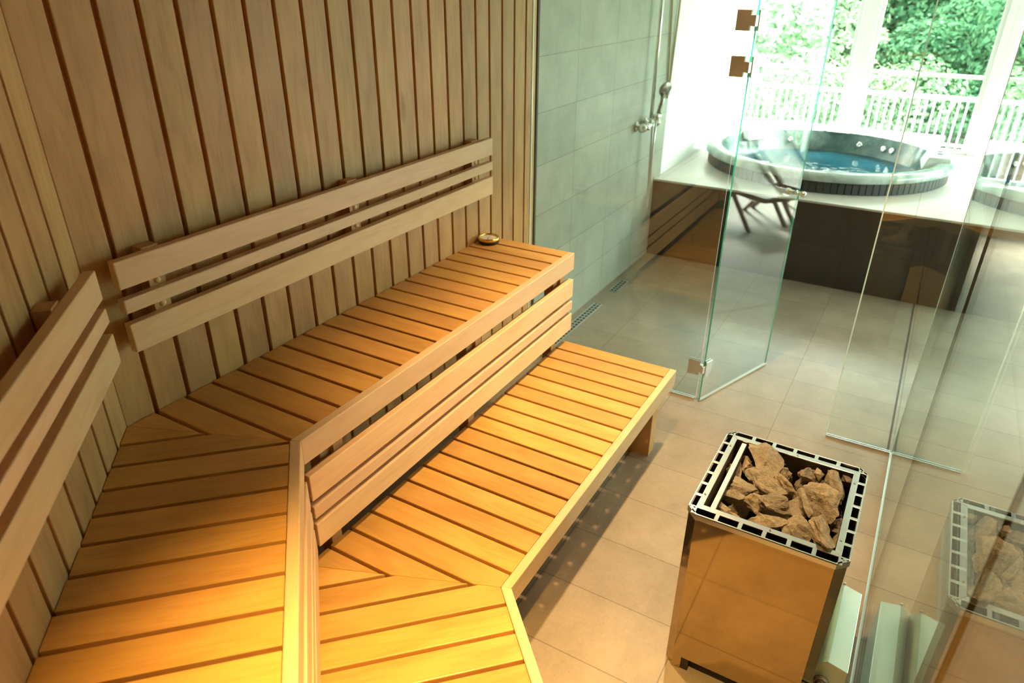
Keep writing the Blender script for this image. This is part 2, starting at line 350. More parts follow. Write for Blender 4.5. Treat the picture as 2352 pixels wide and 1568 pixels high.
m = MB(); m.box(2.462, 2.478, -0.002, 0.02, 0, 2.3, tone=(1, 1, 1)); struct(m, 'trim_1', M_TAPE)
m = MB(); m.box(4.60, 6.8, 0.0, 0.10, 0, 2.5, tone=(1, 1, 1)); struct(m, 'wall_lounge', M_WHITE)
m = MB(); m.box(-2.4, 4.1, -5.4, -5.3, 0, 2.5, tone=(1, 1, 1)); m.box(4.1, 6.9, -5.4, -5.3, 0, 0.1, tone=(1, 1, 1)); m.box(4.1, 6.9, -5.4, -5.3, 2.36, 2.5, tone=(1, 1, 1)); m.box(6.72, 6.9, -5.4, -5.3, 0.1, 2.36, tone=(1, 1, 1)); struct(m, 'wall_right', M_WHITE)  # unseen right wall; its opening is added to let in side light
m = MB(); m.box(-2.5, -2.4, -5.4, 0.15, 0, 2.5, tone=(1, 1, 1)); struct(m, 'wall_rear', M_WHITE)
m = MB(); m.box(-2.5, 7.0, -5.4, 0.15, 2.5, 2.65, tone=(1, 1, 1)); struct(m, 'ceiling_lounge', M_WHITE)
# outer left side of the sauna shell (keeps daylight out behind the cladding)
m = MB(); m.box(-2.4, 2.46, 0.05, 0.15, 0, 2.5, tone=(1, 1, 1)); struct(m, 'wall_outer', M_WHITE)
# downlights (fixtures of the warm lamps)
for i, (nm, loc, tg, e, c, a) in enumerate(LAMPS):
    t = thing('recessed_downlight', ['round warm downlight in the wooden ceiling beside the glass front', 'round warm downlight in the wooden ceiling above the middle of the lower bench', 'round warm downlight in the wooden ceiling above the stove', 'round warm downlight in the wooden ceiling above the angled bench'][i], 'ceiling light', (loc[0], loc[1], 2.3), 'sauna ceiling downlights')
    m = MB(); m.lathe([(0.042, 0.0), (0.055, 0.0), (0.055, -0.004), (0.042, -0.006), (0.040, 0.0)], (loc[0], loc[1], 2.3), seg=32); part(m, 'trim_ring', M_STEEL, t, smooth=True)

# ------------------------------------------------------------ benches
def seatA(depth0, depth1, gaps, z1, th=0.026, gapw=0.0125, xmin=-0.3):
    m = MB(); edges = [xmin] + gaps + [None]
    for i in range(len(edges) - 1):
        a = edges[i] + (gapw / 2 if i else 0); b = (edges[i + 1] - gapw / 2) if edges[i + 1] is not None else XE
        if b > XE: b = XE
        if b - a < 0.01: continue
        p = sideA([(a, -depth1), (b, -depth1), (b, -depth0), (a, -depth0)])
        if len(p) >= 3: m.prism(p, z1 - th, z1, (0, 1, 0))
    return m
def seatB(depth0, depth1, gaps, z1, th=0.026, gapw=0.0125, smin=-0.6):
    m = MB(); edges = [smin] + gaps + [SE]
    for i in range(len(edges) - 1):
        a = edges[i] + (gapw / 2 if i else 0); b = edges[i + 1] - gapw / 2
        if b > SE: b = SE
        p = sideB([Bp(a, depth0), Bp(b, depth0), Bp(b, depth1), Bp(a, depth1)])
        if len(p) >= 3: m.prism(p, z1 - th, z1, (Q, -Q, 0))
    return m
def strips(m, d0, d1, z0, z1, a0=None, b0=None, which='AB'):
    """long member parallel to both walls, mitred at the corner; a0/b0: explicit start"""
    if 'A' in which:
        p = [(-1, -d1), (XE, -d1), (XE, -d0), (-1, -d0)]
        p = sideA(p) if a0 is None else [(a0, -d1), (XE, -d1), (XE, -d0), (a0, -d0)]
        m.prism(p, z0, z1, (1, 0, 0))
    if 'B' in which:
        st = -1 if b0 is None else b0
        p = [Bp(st, d0), Bp(SE, d0), Bp(SE, d1), Bp(st, d1)]
        if b0 is None: p = sideB(p)
        m.prism(p, z0, z1, (Q, Q, 0))
up = thing('sauna_bench', 'upper wooden sauna bench of slats with a mitred corner, along the plank walls', 'bench', (0.2, -0.25, 0), 'two tier corner benches')
lo = thing('sauna_bench', 'lower wooden sauna bench of golden slats, standing in front of the upper tier', 'bench', (0.5, -0.75, 0), 'two tier corner benches')
gA = [0.0937 + 0.1 * k for k in range(19)]
part(seatA(0.002, DU - 0.001, gA, H2), 'seat', M_SEAT, up, 0.003)
part(seatB(0.002, DU - 0.001, [0.0985 + 0.1 * k for k in range(-1, 21) if k >= 0], H2), 'seat', M_SEAT, up, 0.003)
gL = [0.2816 + 0.1 * k for k in range(-1, 17)]; gL = [g_ for g_ in gL if g_ < XE - 0.04]
part(seatA(0.447, DL - 0.001, gL, H1), 'seat', M_SEAT, lo, 0.003)
part(seatB(0.447, DL - 0.001, [0.2883 + 0.1 * k for k in range(-1, 19)], H1), 'seat', M_SEAT, lo, 0.003)
for root, d, z in ((up, DU, H2), (lo, DL, H1)):
    m = MB(); strips(m, d, d + FW, z - FH, z + 0.001, which='A'); part(m, 'front_rail', M_RAIL, root, 0.003)
    m = MB(); strips(m, d, d + FW, z - FH, z + 0.001, which='B'); part(m, 'front_rail', M_RAIL, root, 0.003)
    d0 = 0.04 if root is up else 0.49
    m = MB(); strips(m, d0, d0 + 0.045, z - 0.075, z - 0.027); strips(m, d - 0.06, d - 0.015, z - 0.075, z - 0.027); part(m, 'bearer', M_PINE, root)
# support posts and legs
def postA(root, x0, x1, d0, d1, z1, nm='leg'): m = MB(); m.box(x0, x1, -d1, -d0, 0, z1, (0, 0, 1)); part(m, nm, M_PINE, root, 0.002)
def postB(root, s0, s1, d0, d1, z1, nm='leg'): m = MB(); m.prism([Bp(s0, d0), Bp(s1, d0), Bp(s1, d1), Bp(s0, d1)], 0, z1, (0, 0, 1)); part(m, nm, M_PINE, root, 0.002)
for x0 in (0.30, 1.10, 1.84): postA(up, x0, x0 + 0.045, DU - 0.060, DU - 0.012, H2 - 0.075)
for s0 in (0.6, 1.5): postB(up, s0, s0 + 0.045, DU - 0.060, DU - 0.012, H2 - 0.075)
postA(lo, 1.79, 1.86, 0.90, 1.012, H1 - 0.075)
postA(lo, 0.95, 1.01, 0.50, 0.60, H1 - 0.075); postA(lo, 1.79, 1.86, 0.50, 0.60, H1 - 0.075)
postB(lo, 0.9, 0.97, 0.60, 0.85, H1 - 0.075); postB(lo, 1.8, 1.87, 0.60, 0.85, H1 - 0.075)

# skirts between the tiers
sk = thing('slatted_skirt', 'three horizontal boards closing the space under the straight upper bench', 'skirting panel', (1.0, -0.475, 0.47), 'slatted skirts under the upper bench')
sb = thing('slatted_skirt', 'three horizontal boards under the angled upper bench, seen almost edge-on', 'skirting panel', (*Bp(1.0, 0.475), 0.47), 'slatted skirts under the upper bench')
for z0, z1 in ((0.650, 0.742), (0.582, 0.628), (0.472, 0.560)):
    m = MB(); m.box(0.212, XE, -0.489, -0.461, z0, z1, (1, 0, 0)); part(m, 'board', M_RAIL, sk, 0.003)
    m = MB(); m.prism([Bp(0.212, 0.461), Bp(SE, 0.461), Bp(SE, 0.489), Bp(0.212, 0.489)], z0, z1, (Q, Q, 0)); part(m, 'board', M_RAIL, sb, 0.003)
for x0 in (0.345, 1.145, 1.885):
    m = MB(); m.box(x0, x0 + 0.04, -0.461, -0.432, 0.45, 0.79, (0, 0, 1)); part(m, 'batten', M_PINE, sk)
for s0 in (0.645, 1.545):
    m = MB(); m.prism([Bp(s0, 0.432), Bp(s0 + 0.04, 0.432), Bp(s0 + 0.04, 0.461), Bp(s0, 0.461)], 0.45, 0.79, (0, 0, 1)); part(m, 'batten', M_PINE, sb)

# backrests
ba = thing('backrest', 'three-board wooden backrest on the straight plank wall above the upper bench', 'backrest', (1.0, -0.03, 1.11), 'sauna backrests')
bb = thing('backrest', 'three-board wooden backrest on the angled plank wall at the left edge', 'backrest', (*Bp(1.0, 0.03), 1.11), 'sauna backrests')
for z0, z1 in ((1.299, 1.377), (1.229, 1.269), (1.113, 1.198)):
    m = MB(); m.box(0.050, 1.914, -0.070, -0.042, z0, z1, (1, 0, 0)); part(m, 'board', M_RAIL, ba, 0.003)
    dz = 0.020 if z1 > 1.3 else 0.026
    m = MB(); m.prism([Bp(0.110, 0.042), Bp(2.0, 0.042), Bp(2.0, 0.070), Bp(0.110, 0.070)], z0 + dz, z1 + dz, (Q, Q, 0)); part(m, 'board', M_RAIL, bb, 0.003)
for x0 in (0.148, 0.962, 1.778):
    m = MB(); m.box(x0, x0 + 0.052, -0.042, -0.001, 1.10, 1.382, (0, 0, 1)); br = part(m, 'bracket', M_PINE, ba, 0.002)
    for z in (1.281, 1.212):
        m = MB(); m.lathe([(0.0, 0.008), (0.005, 0.007), (0.009, 0.003), (0.010, 0)], (x0 + 0.026, -0.042, z), (0, -1, 0), 16); o = part(m, 'screw_cap', M_RAIL, br, smooth=True)
for s0 in (0.30, 1.05, 1.8):
    m = MB(); m.prism([Bp(s0, 0.001), Bp(s0 + 0.052, 0.001), Bp(s0 + 0.052, 0.042), Bp(s0, 0.042)], 1.12, 1.402, (0, 0, 1)); part(m, 'bracket', M_PINE, bb, 0.002)

# thermometer on the upper bench
tx, ty, tz = 1.885, -0.062, H2 + 0.002
th = thing('thermometer', 'round brass-rimmed sauna thermometer lying on the far end of the upper bench', 'thermometer', (tx, ty, tz))
m = MB(); m.lathe([(0, 0), (0.044, 0), (0.051, 0.004), (0.051, 0.016), (0, 0.016)], (tx, ty, tz)); part(m, 'case', M_BLACK, th, smooth=False)
m = MB(); m.lathe([(0.051, 0.0155), (0.054, 0.018), (0.053, 0.027), (0.049, 0.031), (0.045, 0.029), (0.045, 0.022)], (tx, ty, tz)); part(m, 'bezel', M_BRASS, th, smooth=True)
m = MB(); m.lathe([(0.0455, 0.016), (0.0455, 0.023), (0, 0.0232)], (tx, ty, tz)); part(m, 'dial', M_DIAL, th)
m = MB(); m.obox((tx - 0.002, ty - 0.001, tz + 0.0245), (-0.036, -0.012, 0), (-0.0008, 0.0024, 0), (0, 0, 0.001))
for k in range(9):
    t = math.radians(-40 + k * 32); d = Vector((math.cos(t), math.sin(t), 0)); n = Vector((-d.y, d.x, 0)); m.obox(Vector((tx, ty, tz + 0.0235)) + d * 0.034, d * 0.007, n * 0.0014, (0, 0, 0.0008))
part(m, 'needle', M_BLACK, th)

# ------------------------------------------------------------ glass enclosure
def pane(m, p0, p1, z0, z1, th=0.008):
    """vertical glass slab from p0 to p1 (xy); material 0 faces, 1 edges"""
    a = Vector((*p0, 0)); b = Vector((*p1, 0)); d = (b - a).normalized(); n = Vector((-d.y, d.x, 0)) * th / 2
    P = [a + n, b + n, b - n, a - n]; z = [Vector((0, 0, z0)), Vector((0, 0, z1))]
    V = [p + z[0] for p in P] + [p + z[1] for p in P]; i = len(m.v); m.v += [tuple(v) for v in V]
    for f, mi in (((0, 1, 5, 4), 0), ((2, 3, 7, 6), 0), ((1, 2, 6, 5), 1), ((3, 0, 4, 7), 1), ((4, 5, 6, 7), 1), ((3, 2, 1, 0), 1)):
        m.f.append(tuple(i + k for k in f)[::-1]); m.uv.append([(0, 0)] * 4); m.t.append((1, 1, 1)); m.mi.append(mi)
def channel(m, p0, p1, w=0.018, h=0.013):
    a = Vector((*p0, 0)); b = Vector((*p1, 0)); d = (b - a); n = Vector((-d.y, d.x, 0)).normalized()
    m.obox(a - n * w / 2, d, n * w, (0, 0, h), tone=(1, 1, 1))
def glintmat():  # translucent strip standing in for light refracted in the glass edges
    m = bpy.data.materials.new('edge_glint_strip'); m.use_nodes = True; nt = m.node_tree; nt.nodes.clear(); L = nt.links.new
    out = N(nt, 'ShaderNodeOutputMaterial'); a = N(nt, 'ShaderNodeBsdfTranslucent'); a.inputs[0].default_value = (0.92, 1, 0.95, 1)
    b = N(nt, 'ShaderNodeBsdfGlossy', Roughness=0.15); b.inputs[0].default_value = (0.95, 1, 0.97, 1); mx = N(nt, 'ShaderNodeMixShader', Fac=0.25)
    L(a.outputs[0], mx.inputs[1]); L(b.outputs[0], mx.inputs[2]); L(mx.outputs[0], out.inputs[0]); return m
ZT = 2.3; T1_ = (1, 1, 1); M_GLINT = glintmat()
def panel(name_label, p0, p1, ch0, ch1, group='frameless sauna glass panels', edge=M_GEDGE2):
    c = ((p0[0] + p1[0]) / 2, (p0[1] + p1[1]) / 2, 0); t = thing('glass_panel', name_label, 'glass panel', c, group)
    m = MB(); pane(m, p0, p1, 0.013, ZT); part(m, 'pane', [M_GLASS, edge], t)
    m = MB(); channel(m, ch0, ch1); part(m, 'floor_channel', M_STEEL, t); return t
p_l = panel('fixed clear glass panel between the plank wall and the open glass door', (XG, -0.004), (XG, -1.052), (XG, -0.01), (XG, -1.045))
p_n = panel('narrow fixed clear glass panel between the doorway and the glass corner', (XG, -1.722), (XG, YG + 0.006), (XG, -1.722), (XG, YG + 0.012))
m = MB(); m.box(XG - 0.004, XG + 0.004, -1.7215, -1.7165, 0.013, 2.1, (0, 0, 1), T1_); part(m, 'edge_glint', M_GLINT, p_n)  # strip added to give the bright line along this glass edge
panel('clear side glass panel beside the stove, meeting the glass front at the corner', (XG - 0.002, YG), (1.357, YG), (XG + 0.004, YG), (1.355, YG), edge=M_GEDGE3)
panel('clear side glass panel nearer the camera, reflecting the steel stove', (1.353, YG), (0.033, YG), (1.355, YG), (0.031, YG), edge=M_GEDGE3)
panel('clear side glass panel at the bottom right corner, nearest the camera', (0.029, YG), (xb + 0.01, YG), (0.031, YG), (xb + 0.01, YG), edge=M_GEDGE3)
m = MB(); m.box(XG - 0.004, XG + 0.004, YG - 0.004, YG + 0.005, 0.013, ZT, (0, 0, 1), T1_); o = m.build('corner_glint', M_GLINT); tag(o, 'added translucent strip giving a bright seal at the corner where the front and side glass meet', 'glint')  # strip added to draw the bright refracted line at the glass corner
m = MB(); m.box(XG + 0.01, 4.443, -2.006, -1.996, 0.0003, 0.0012, (1, 0, 0), T1_); struct(m, 'trim_3', simple('dark_floor_joint', (0.05, 0.035, 0.025), 0.6))
# the open door
hx, hy, ex, ey = 2.400, -1.074, 2.996, -1.290
dd = Vector((ex - hx, ey - hy, 0)).normalized(); dn = Vector((-dd.y, dd.x, 0))
dr = bpy.data.objects.new('door_1', None); COL.objects.link(dr); dr.location = (hx, hy, 0); dr['kind'] = 'structure'; dr['label'] = 'open frameless glass door swung outwards from the sauna, with steel hinges and a round knob'
m = MB(); pane(m, (hx, hy), (ex, ey), 0.010, 2.1); part(m, 'pane', [M_GLASS, M_GEDGE], dr)
m = MB(); m.obox(Vector((hx, hy, 0.004)) - dn * 0.004, dd * 0.64, dn * 0.008, (0, 0, 0.010)); part(m, 'bottom_seal', simple('clear_seal', (0.80, 0.80, 0.72), 0.3), dr)
for z0, z1 in ((0.155, 0.243), (1.655, 1.740), (1.840, 1.922)):
    m = MB(); zc = (z0 + z1) / 2
    for sx in (-1, 1):
        xx = XG + sx * 0.007 - 0.003
        m.box(xx, xx + 0.006, -1.048, -0.988, z0, z1, tone=(1, 1, 1))                         # leaf on the fixed pane
    m.box(XG - 0.013, XG + 0.006, -1.080, -1.046, zc - 0.022, zc + 0.022, tone=(1, 1, 1))   # knuckle
    hb = part(m, 'hinge', M_STEEL, dr, 0.0015)
    m = MB(); o = Vector((hx, hy, z0)) + dd * 0.004
    for sgn in (-1, 1): m.obox(o + dn * sgn * 0.004, dd * 0.055, dn * sgn * 0.006, (0, 0, z1 - z0))
    m.obox(Vector((hx, hy, zc - 0.022)) - dd * 0.018 - dn * 0.006, dd * 0.03, dn * 0.012, (0, 0, 0.044))
    part(m, 'hinge_leaf', M_STEEL, hb, 0.0015)
m = MB(); kc = Vector((hx, hy, 1.045)) + dd * 0.605
for sgn in (-1, 1): m.lathe([(0.0, 0.055), (0.012, 0.054), (0.016, 0.046), (0.015, 0.036), (0.009, 0.026), (0.0085, 0.008), (0.014, 0.004)], kc, dn * sgn, 24)
part(m, 'knob', M_CHROME, dr, smooth=True)

# ------------------------------------------------------------ stove
SX0, SX1, SY0, SY1, SZ = 0.737, 1.222, -1.902, -1.455, 0.655
def chamf(x0, x1, y0, y1, c): return [(x0 + c, y0), (x1 - c, y0), (x1, y0 + c), (x1, y1 - c), (x1 - c, y1), (x0 + c, y1), (x0, y1 - c), (x0, y0 + c)]
st = thing('sauna_stove', 'boxy polished steel sauna stove filled with rough stones on the stone floor', 'sauna stove', ((SX0 + SX1) / 2, (SY0 + SY1) / 2, 0))
bx = (SX0 + 0.004, SX1 - 0.004, SY0 + 0.004, SY1 - 0.004)
m = MB(); P = chamf(*bx, 0.028)
for i in range(8):
    a, b = P[i], P[(i + 1) % 8]; lng = math.hypot(a[0] - b[0], a[1] - b[1]) > 0.1; z0 = 0.0
    def q(p, z): return (p[0], p[1], z)
    if not lng: m.face([q(a, 0.0), q(b, 0.0), q(b, SZ - 0.018), q(a, SZ - 0.018)]); continue
    u = (Vector((*b, 0)) - Vector((*a, 0))).normalized(); L_ = math.hypot(a[0] - b[0], a[1] - b[1])
    def w_(t, z): return tuple(Vector((*a, z)) + u * t)
    m.face([w_(0, 0), w_(0.028, 0), w_(0.028, 0.055), w_(0, 0.055)]); m.face([w_(L_ - 0.028, 0), w_(L_, 0), w_(L_, 0.055), w_(L_ - 0.028, 0.055)])
    m.face([w_(0.028, 0.040), w_(0.075, 0.040), w_(0.075, 0.055), w_(0.028, 0.055)]) if False else None
    m.face([w_(0, 0.055), w_(L_, 0.055), w_(L_, SZ - 0.018), w_(0, SZ - 0.018)])
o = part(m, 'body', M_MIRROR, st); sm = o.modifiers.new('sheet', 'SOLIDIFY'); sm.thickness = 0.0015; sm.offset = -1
m = MB()
for (xa, ya) in ((bx[0] + 0.004, bx[2] + 0.03), (bx[0] + 0.004, bx[3] - 0.08), (bx[1] - 0.054, bx[2] + 0.03), (bx[1] - 0.054, bx[3] - 0.08)):
    m = MB(); m.box(xa, xa + 0.05, ya, ya + 0.05, 0.0, 0.05, tone=(1, 1, 1)); part(m, 'foot', M_INNER, st)
m = MB(); m.box(bx[0] + 0.01, bx[1] - 0.01, bx[2] + 0.03, bx[3] - 0.03, 0.05, 0.42, tone=(1, 1, 1)); part(m, 'inner_casing', M_INNER, st)
m = MB(); PL = chamf(bx[0] + 0.003, bx[1] - 0.003, bx[2] + 0.003, bx[3] - 0.003, 0.027)
for i in range(8):
    a, b = PL[i], PL[(i + 1) % 8]; m.face([(*a, 0.10), (*b, 0.10), (*b, SZ - 0.012), (*a, SZ - 0.012)])
part(m, 'dark_slot_liner', M_INNER, st)  # dark sheet standing in for the shade inside the rim slots
# slotted rim
m = MB(); z0, z1 = SZ - 0.004, SZ; c = 0.030; O = chamf(SX0, SX1, SY0, SY1, c)
inx0, inx1, iny0, iny1 = SX0 + 0.052, SX1 - 0.046, SY0 + 0.042, SY1 - 0.040
def ringstrip(Pa, Pb, za, zb):
    n = len(Pa)
    for i in range(n):
        j = (i + 1) % n; a, b, c_, d_ = Pa[i], Pa[j], Pb[j], Pb[i]
        m.prism([a, b, c_, d_], za, zb, (1, 0, 0), (1, 1, 1))
sh = lambda k: chamf(SX0 + k, SX1 - k, SY0 + k, SY1 - k, c * (1 - k * 8) if k < 0.03 else 0.01)
ringstrip(O, sh(0.0055), z0, z1)                       # outer lip
ringstrip(O, sh(0.0015), SZ - 0.020, z1)               # folded edge
I0 = [(inx0 - 0.020, iny0 - 0.018), (inx1 + 0.020, iny0 - 0.018), (inx1 + 0.020, iny1 + 0.018), (inx0 - 0.020, iny1 + 0.018)]
I1 = [(inx0, iny0), (inx1, iny0), (inx1, iny1), (inx0, iny1)]
ringstrip(I0, I1, z0, z1)
T1 = (1, 1, 1)
ox0, ox1, oy0, oy1 = SX0 + 0.005, SX1 - 0.005, SY0 + 0.005, SY1 - 0.005
for k in range(8):                                     # bridges on the long (x) sides
    xx = inx0 - 0.020 + (inx1 - inx0 + 0.040) * k / 7 - 0.006
    m.box(xx, xx + 0.012, oy0 - 0.001, I0[0][1] + 0.001, z0, z1, tone=T1); m.box(xx, xx + 0.012, I0[2][1] - 0.001, oy1 + 0.001, z0, z1, tone=T1)
for k in range(7):
    yy = iny0 - 0.018 + (iny1 - iny0 + 0.036) * k / 6 - 0.006
    m.box(ox0 - 0.001, I0[0][0] + 0.001, yy, yy + 0.012, z0, z1, tone=T1); m.box(I0[1][0] - 0.001, ox1 + 0.001, yy, yy + 0.012, z0, z1, tone=T1)
part(m, 'slotted_rim', M_STEEL, st, 0.001)
# inner walls of the stone basket
m = MB(); zt = SZ - 0.004
for a, b in ((I1[0], I1[1]), (I1[1], I1[2]), (I1[2], I1[3]), (I1[3], I1[0])):
    u = Vector((*b, 0)) - Vector((*a, 0)); n = Vector((-u.y, u.x, 0)).normalized()
    m.obox(Vector((*a, 0.42)) - n * 0.002, u, n * 0.002, (0, 0, zt - 0.42))
part(m, 'stone_basket', M_INNER, st)
m = MB(); m.box(inx0 + 0.004, inx1 - 0.004, iny1 - 0.034, iny1 - 0.019, 0.45, SZ - 0.006, tone=T1); part(m, 'divider_strip', simple('divider_steel', (0.86, 0.78, 0.70), 0.35, 0.3), st, 0.001)
m = MB(); m.box(inx0 + 0.004, inx1 - 0.004, iny1 - 0.0355, iny1 - 0.034, 0.45, SZ - 0.012, tone=T1); part(m, 'divider_back', M_INNER, st)
for (xx, yy) in ((inx0 + 0.05, iny1 + 0.009), (inx1 - 0.05, iny1 + 0.009), (inx0 + 0.05, iny0 - 0.009), (inx1 - 0.05, iny0 - 0.009), (inx0 - 0.010, -1.69), (inx1 + 0.010, -1.69)):
    m = MB(); m.lathe([(0.0035, 0), (0.0035, 0.002), (0, 0.0028)], (xx, yy, SZ), seg=12); part(m, 'screw', M_CHROME, st, smooth=True)
# low galvanised cover and pipe between the stove and the side glass
bxn = thing('cable_cover', 'pale galvanised sheet cover on the floor between the stove and side glass', 'metal cover', (1.02, -1.945, 0))
prof = [(-1.900, 0.0), (-1.990, 0.0), (-1.987, 0.172), (-1.928, 0.186), (-1.900, 0.160)]
m = MB(); a = [(0.845, y, z) for y, z in prof]; b = [(1.203, y, z) for y, z in prof]
m.poly(a + b, [(4, 3, 2, 1, 0), (5, 6, 7, 8, 9)] + [(i, (i + 1) % 5, 5 + (i + 1) % 5, 5 + i) for i in range(5)], (1, 0, 0), T1); part(m, 'cover', M_COVER, bxn, 0.0015)
m = MB(); m.box(1.203, 1.208, -1.932, -1.924, 0.17, 0.192, tone=T1); part(m, 'tab', M_COVER, bxn)
cp = thing('conduit_pipe', 'short bent steel pipe at the near end of the pale metal cover by the stove', 'pipe', (0.79, -1.93, 0))
m = MB(); m.tube([(0.845, -1.925, 0.10), (0.80, -1.925, 0.10), (0.775, -1.925, 0.085), (0.765, -1.925, 0.05), (0.765, -1.925, 0.0)], 0.017, 16); m.lathe([(0.017, 0), (0.022, 0), (0.022, 0.012), (0.017, 0.012)], (0.833, -1.925, 0.10), (1, 0, 0), 20); part(m, 'pipe', M_STEEL, cp, smooth=True)

# stones
def rock(cx, cy, cz, rx, ry, rz, rot, seed, label):
    rnd = random.Random(seed); bm = bmesh.new()
    for k in range(12):
        v = Vector((rnd.gauss(0, 1), rnd.gauss(0, 1), rnd.gauss(0, 1))).normalized() * rnd.uniform(0.82, 1.0); bm.verts.new((v.x * rx, v.y * ry, v.z * rz))
    r = bmesh.ops.convex_hull(bm, input=bm.verts)
    bmesh.ops.delete(bm, geom=[v for v in bm.verts if not v.link_faces], context='VERTS')
    bmesh.ops.subdivide_edges(bm, edges=bm.edges[:], cuts=2, use_grid_fill=True)
    bmesh.ops.subdivide_edges(bm, edges=bm.edges[:], cuts=1, use_grid_fill=True)
    off = Vector((rnd.random() * 90, rnd.random() * 90, 0)); sc = min(rx, ry, rz)
    for v in bm.verts:
        d = v.co.normalized(); n1 = noise.noise(v.co * 22 + off); n2 = noise.noise(v.co * 75 + off); n3 = noise.noise(Vector((v.co.x * 20, v.co.y * 20, v.co.z * 140)) + off)
        v.co += d * sc * (0.22 * n1 + 0.14 * n2 + 0.14 * n3)
    bmesh.ops.recalc_face_normals(bm, faces=bm.faces[:])
    me = bpy.data.meshes.new('stove_stone'); bm.to_mesh(me); bm.free(); me.materials.append(M_STONE)
    for p in me.polygons: p.use_smooth = False
    o = bpy.data.objects.new('stove_stone', me); COL.objects.link(o); o.location = (cx, cy, cz); o.rotation_euler = rot
    return tag(o, label, 'stone', 'stones heaped in the sauna stove')
C0 = M.translation.copy()
def sxy(px, py, z):      # position measured on the photograph, brought to a height
    X = 1500 + px / 2.578; Y = 960 + py / 2.578
    d = F + R * ((X - 1176) / 1606.72) + U * ((784 - Y) / 1606.72); t = (z - C0.z) / d.z; p = C0 + d * t; return p.x, p.y
RK = [  # px, py, half-length x(depth), half-width y, half-height, rot z deg, z, label
 (660, 235, 0.075, 0.056, 0.035, 10, 0.630, 'largest tan stone at the back left of the stove heap'),
 (700, 395, 0.060, 0.036, 0.034, 60, 0.630, 'tall jagged tan stone near the middle of the stove heap'),
 (540, 385, 0.048, 0.045, 0.026, 80, 0.620, 'flat tan stone by the steel divider, left of the middle of the heap'),
 (600, 320, 0.040, 0.034, 0.024, 30, 0.615, 'brown stone below the largest back-left stone of the heap'),
 (490, 300, 0.048, 0.026, 0.022, 10, 0.600, 'small brown stone at the back against the steel divider'),
 (465, 450, 0.046, 0.036, 0.024, 100, 0.610, 'grey cracked stone by the steel divider, above the long dark stone'),
 (595, 480, 0.042, 0.032, 0.028, 50, 0.612, 'grey-brown stone just above the long dark front stone'),
 (740, 480, 0.052, 0.050, 0.036, 20, 0.630, 'broad angular stone in the centre of the stove heap'),
 (820, 355, 0.050, 0.040, 0.034, 35, 0.625, 'square-edged tan stone behind the central stone'),
 (925, 300, 0.058, 0.024, 0.028, -12, 0.635, 'upright narrow stone near the back rim of the stove'),
 (980, 325, 0.022, 0.018, 0.014, 40, 0.635, 'smallest pale stone near the back rim of the stove'),
 (1075, 370, 0.088, 0.036, 0.030, 22, 0.632, 'long split stone slanting at the back right of the heap'),
 (1140, 350, 0.036, 0.034, 0.022, 70, 0.615, 'small brown stone in the back right corner of the stove'),
 (1020, 470, 0.078, 0.050, 0.038, 28, 0.632, 'large pale faceted stone on the right side of the heap'),
 (900, 480, 0.066, 0.018, 0.026, 24, 0.635, 'thin blade-shaped stone leaning right of the central stone'),
 (840, 515, 0.046, 0.028, 0.026, 20, 0.612, 'dark stone wedged between the central and blade-shaped stones'),
 (610, 590, 0.034, 0.088, 0.030, 6, 0.622, 'long dark stone lying across the front left of the heap'),
 (420, 530, 0.038, 0.026, 0.022, 70, 0.600, 'layered brown stone at the front left end of the divider'),
 (860, 650, 0.060, 0.038, 0.032, 18, 0.625, 'brown stone at the front of the heap beside the long slab'),
 (1010, 640, 0.098, 0.036, 0.036, 14, 0.635, 'large slab standing at the front right of the stove heap'),
 (1105, 620, 0.040, 0.024, 0.022, 10, 0.600, 'small brown stone against the right wall of the stove basket'),
 (745, 690, 0.020, 0.022, 0.014, 0, 0.600, 'small light brown stone at the front rim of the stove'),
 (800, 215, 0.034, 0.026, 0.022, 30, 0.620, 'dark-edged stone right of the largest back-left stone'),
 (850, 255, 0.030, 0.040, 0.020, 10, 0.600, 'dark stone deep at the back of the stove heap'),
 (960, 380, 0.040, 0.036, 0.024, 0, 0.600, 'brown stone half hidden behind the large pale faceted stone'),
 (540, 250, 0.040, 0.024, 0.022, 20, 0.605, 'brown stone between the divider and the largest back-left stone'),
 (1090, 690, 0.040, 0.022, 0.020, 10, 0.600, 'dark stone in the front right corner of the stove'),
 (930, 720, 0.026, 0.040, 0.020, 10, 0.598, 'dark stone low against the front rim of the stove'),
 (760, 300, 0.036, 0.034, 0.024, 10, 0.608, 'shadowed stone behind the tall jagged tan stone'),
 (650, 500, 0.034, 0.034, 0.024, 10, 0.598, 'shadowed stone under the centre of the heap'),
]
for i, (px, py, rx, ry, rz, rot, z, lab) in enumerate(RK):
    x, y = sxy(px, py, z + rz * 0.6)
    rr = max(rx, ry) * 0.55
    rock(x, y, z + 0.002, rx * 1.22, ry * 1.25, rz * 1.15, (random.uniform(-.25, .25), random.uniform(-.3, .3), math.radians(rot)), 100 + i, lab)
k = 0
for ix in range(5):
    for iy in range(4):
        x = inx0 + 0.05 + ix * 0.074; y = iny0 + 0.045 + iy * 0.078
        rock(x, y, 0.575, 0.048, 0.046, 0.034, (random.random() * 3, random.random() * 3, random.random() * 3), 300 + k, 'shadowed stone in the lower layer of the stove heap'); k += 1
m = MB(); m.box(inx0 + 0.003, inx1 - 0.003, iny0 + 0.003, iny1 - 0.04, 0.49, 0.52, tone=T1); part(m, 'stone_grate', M_INNER, st)

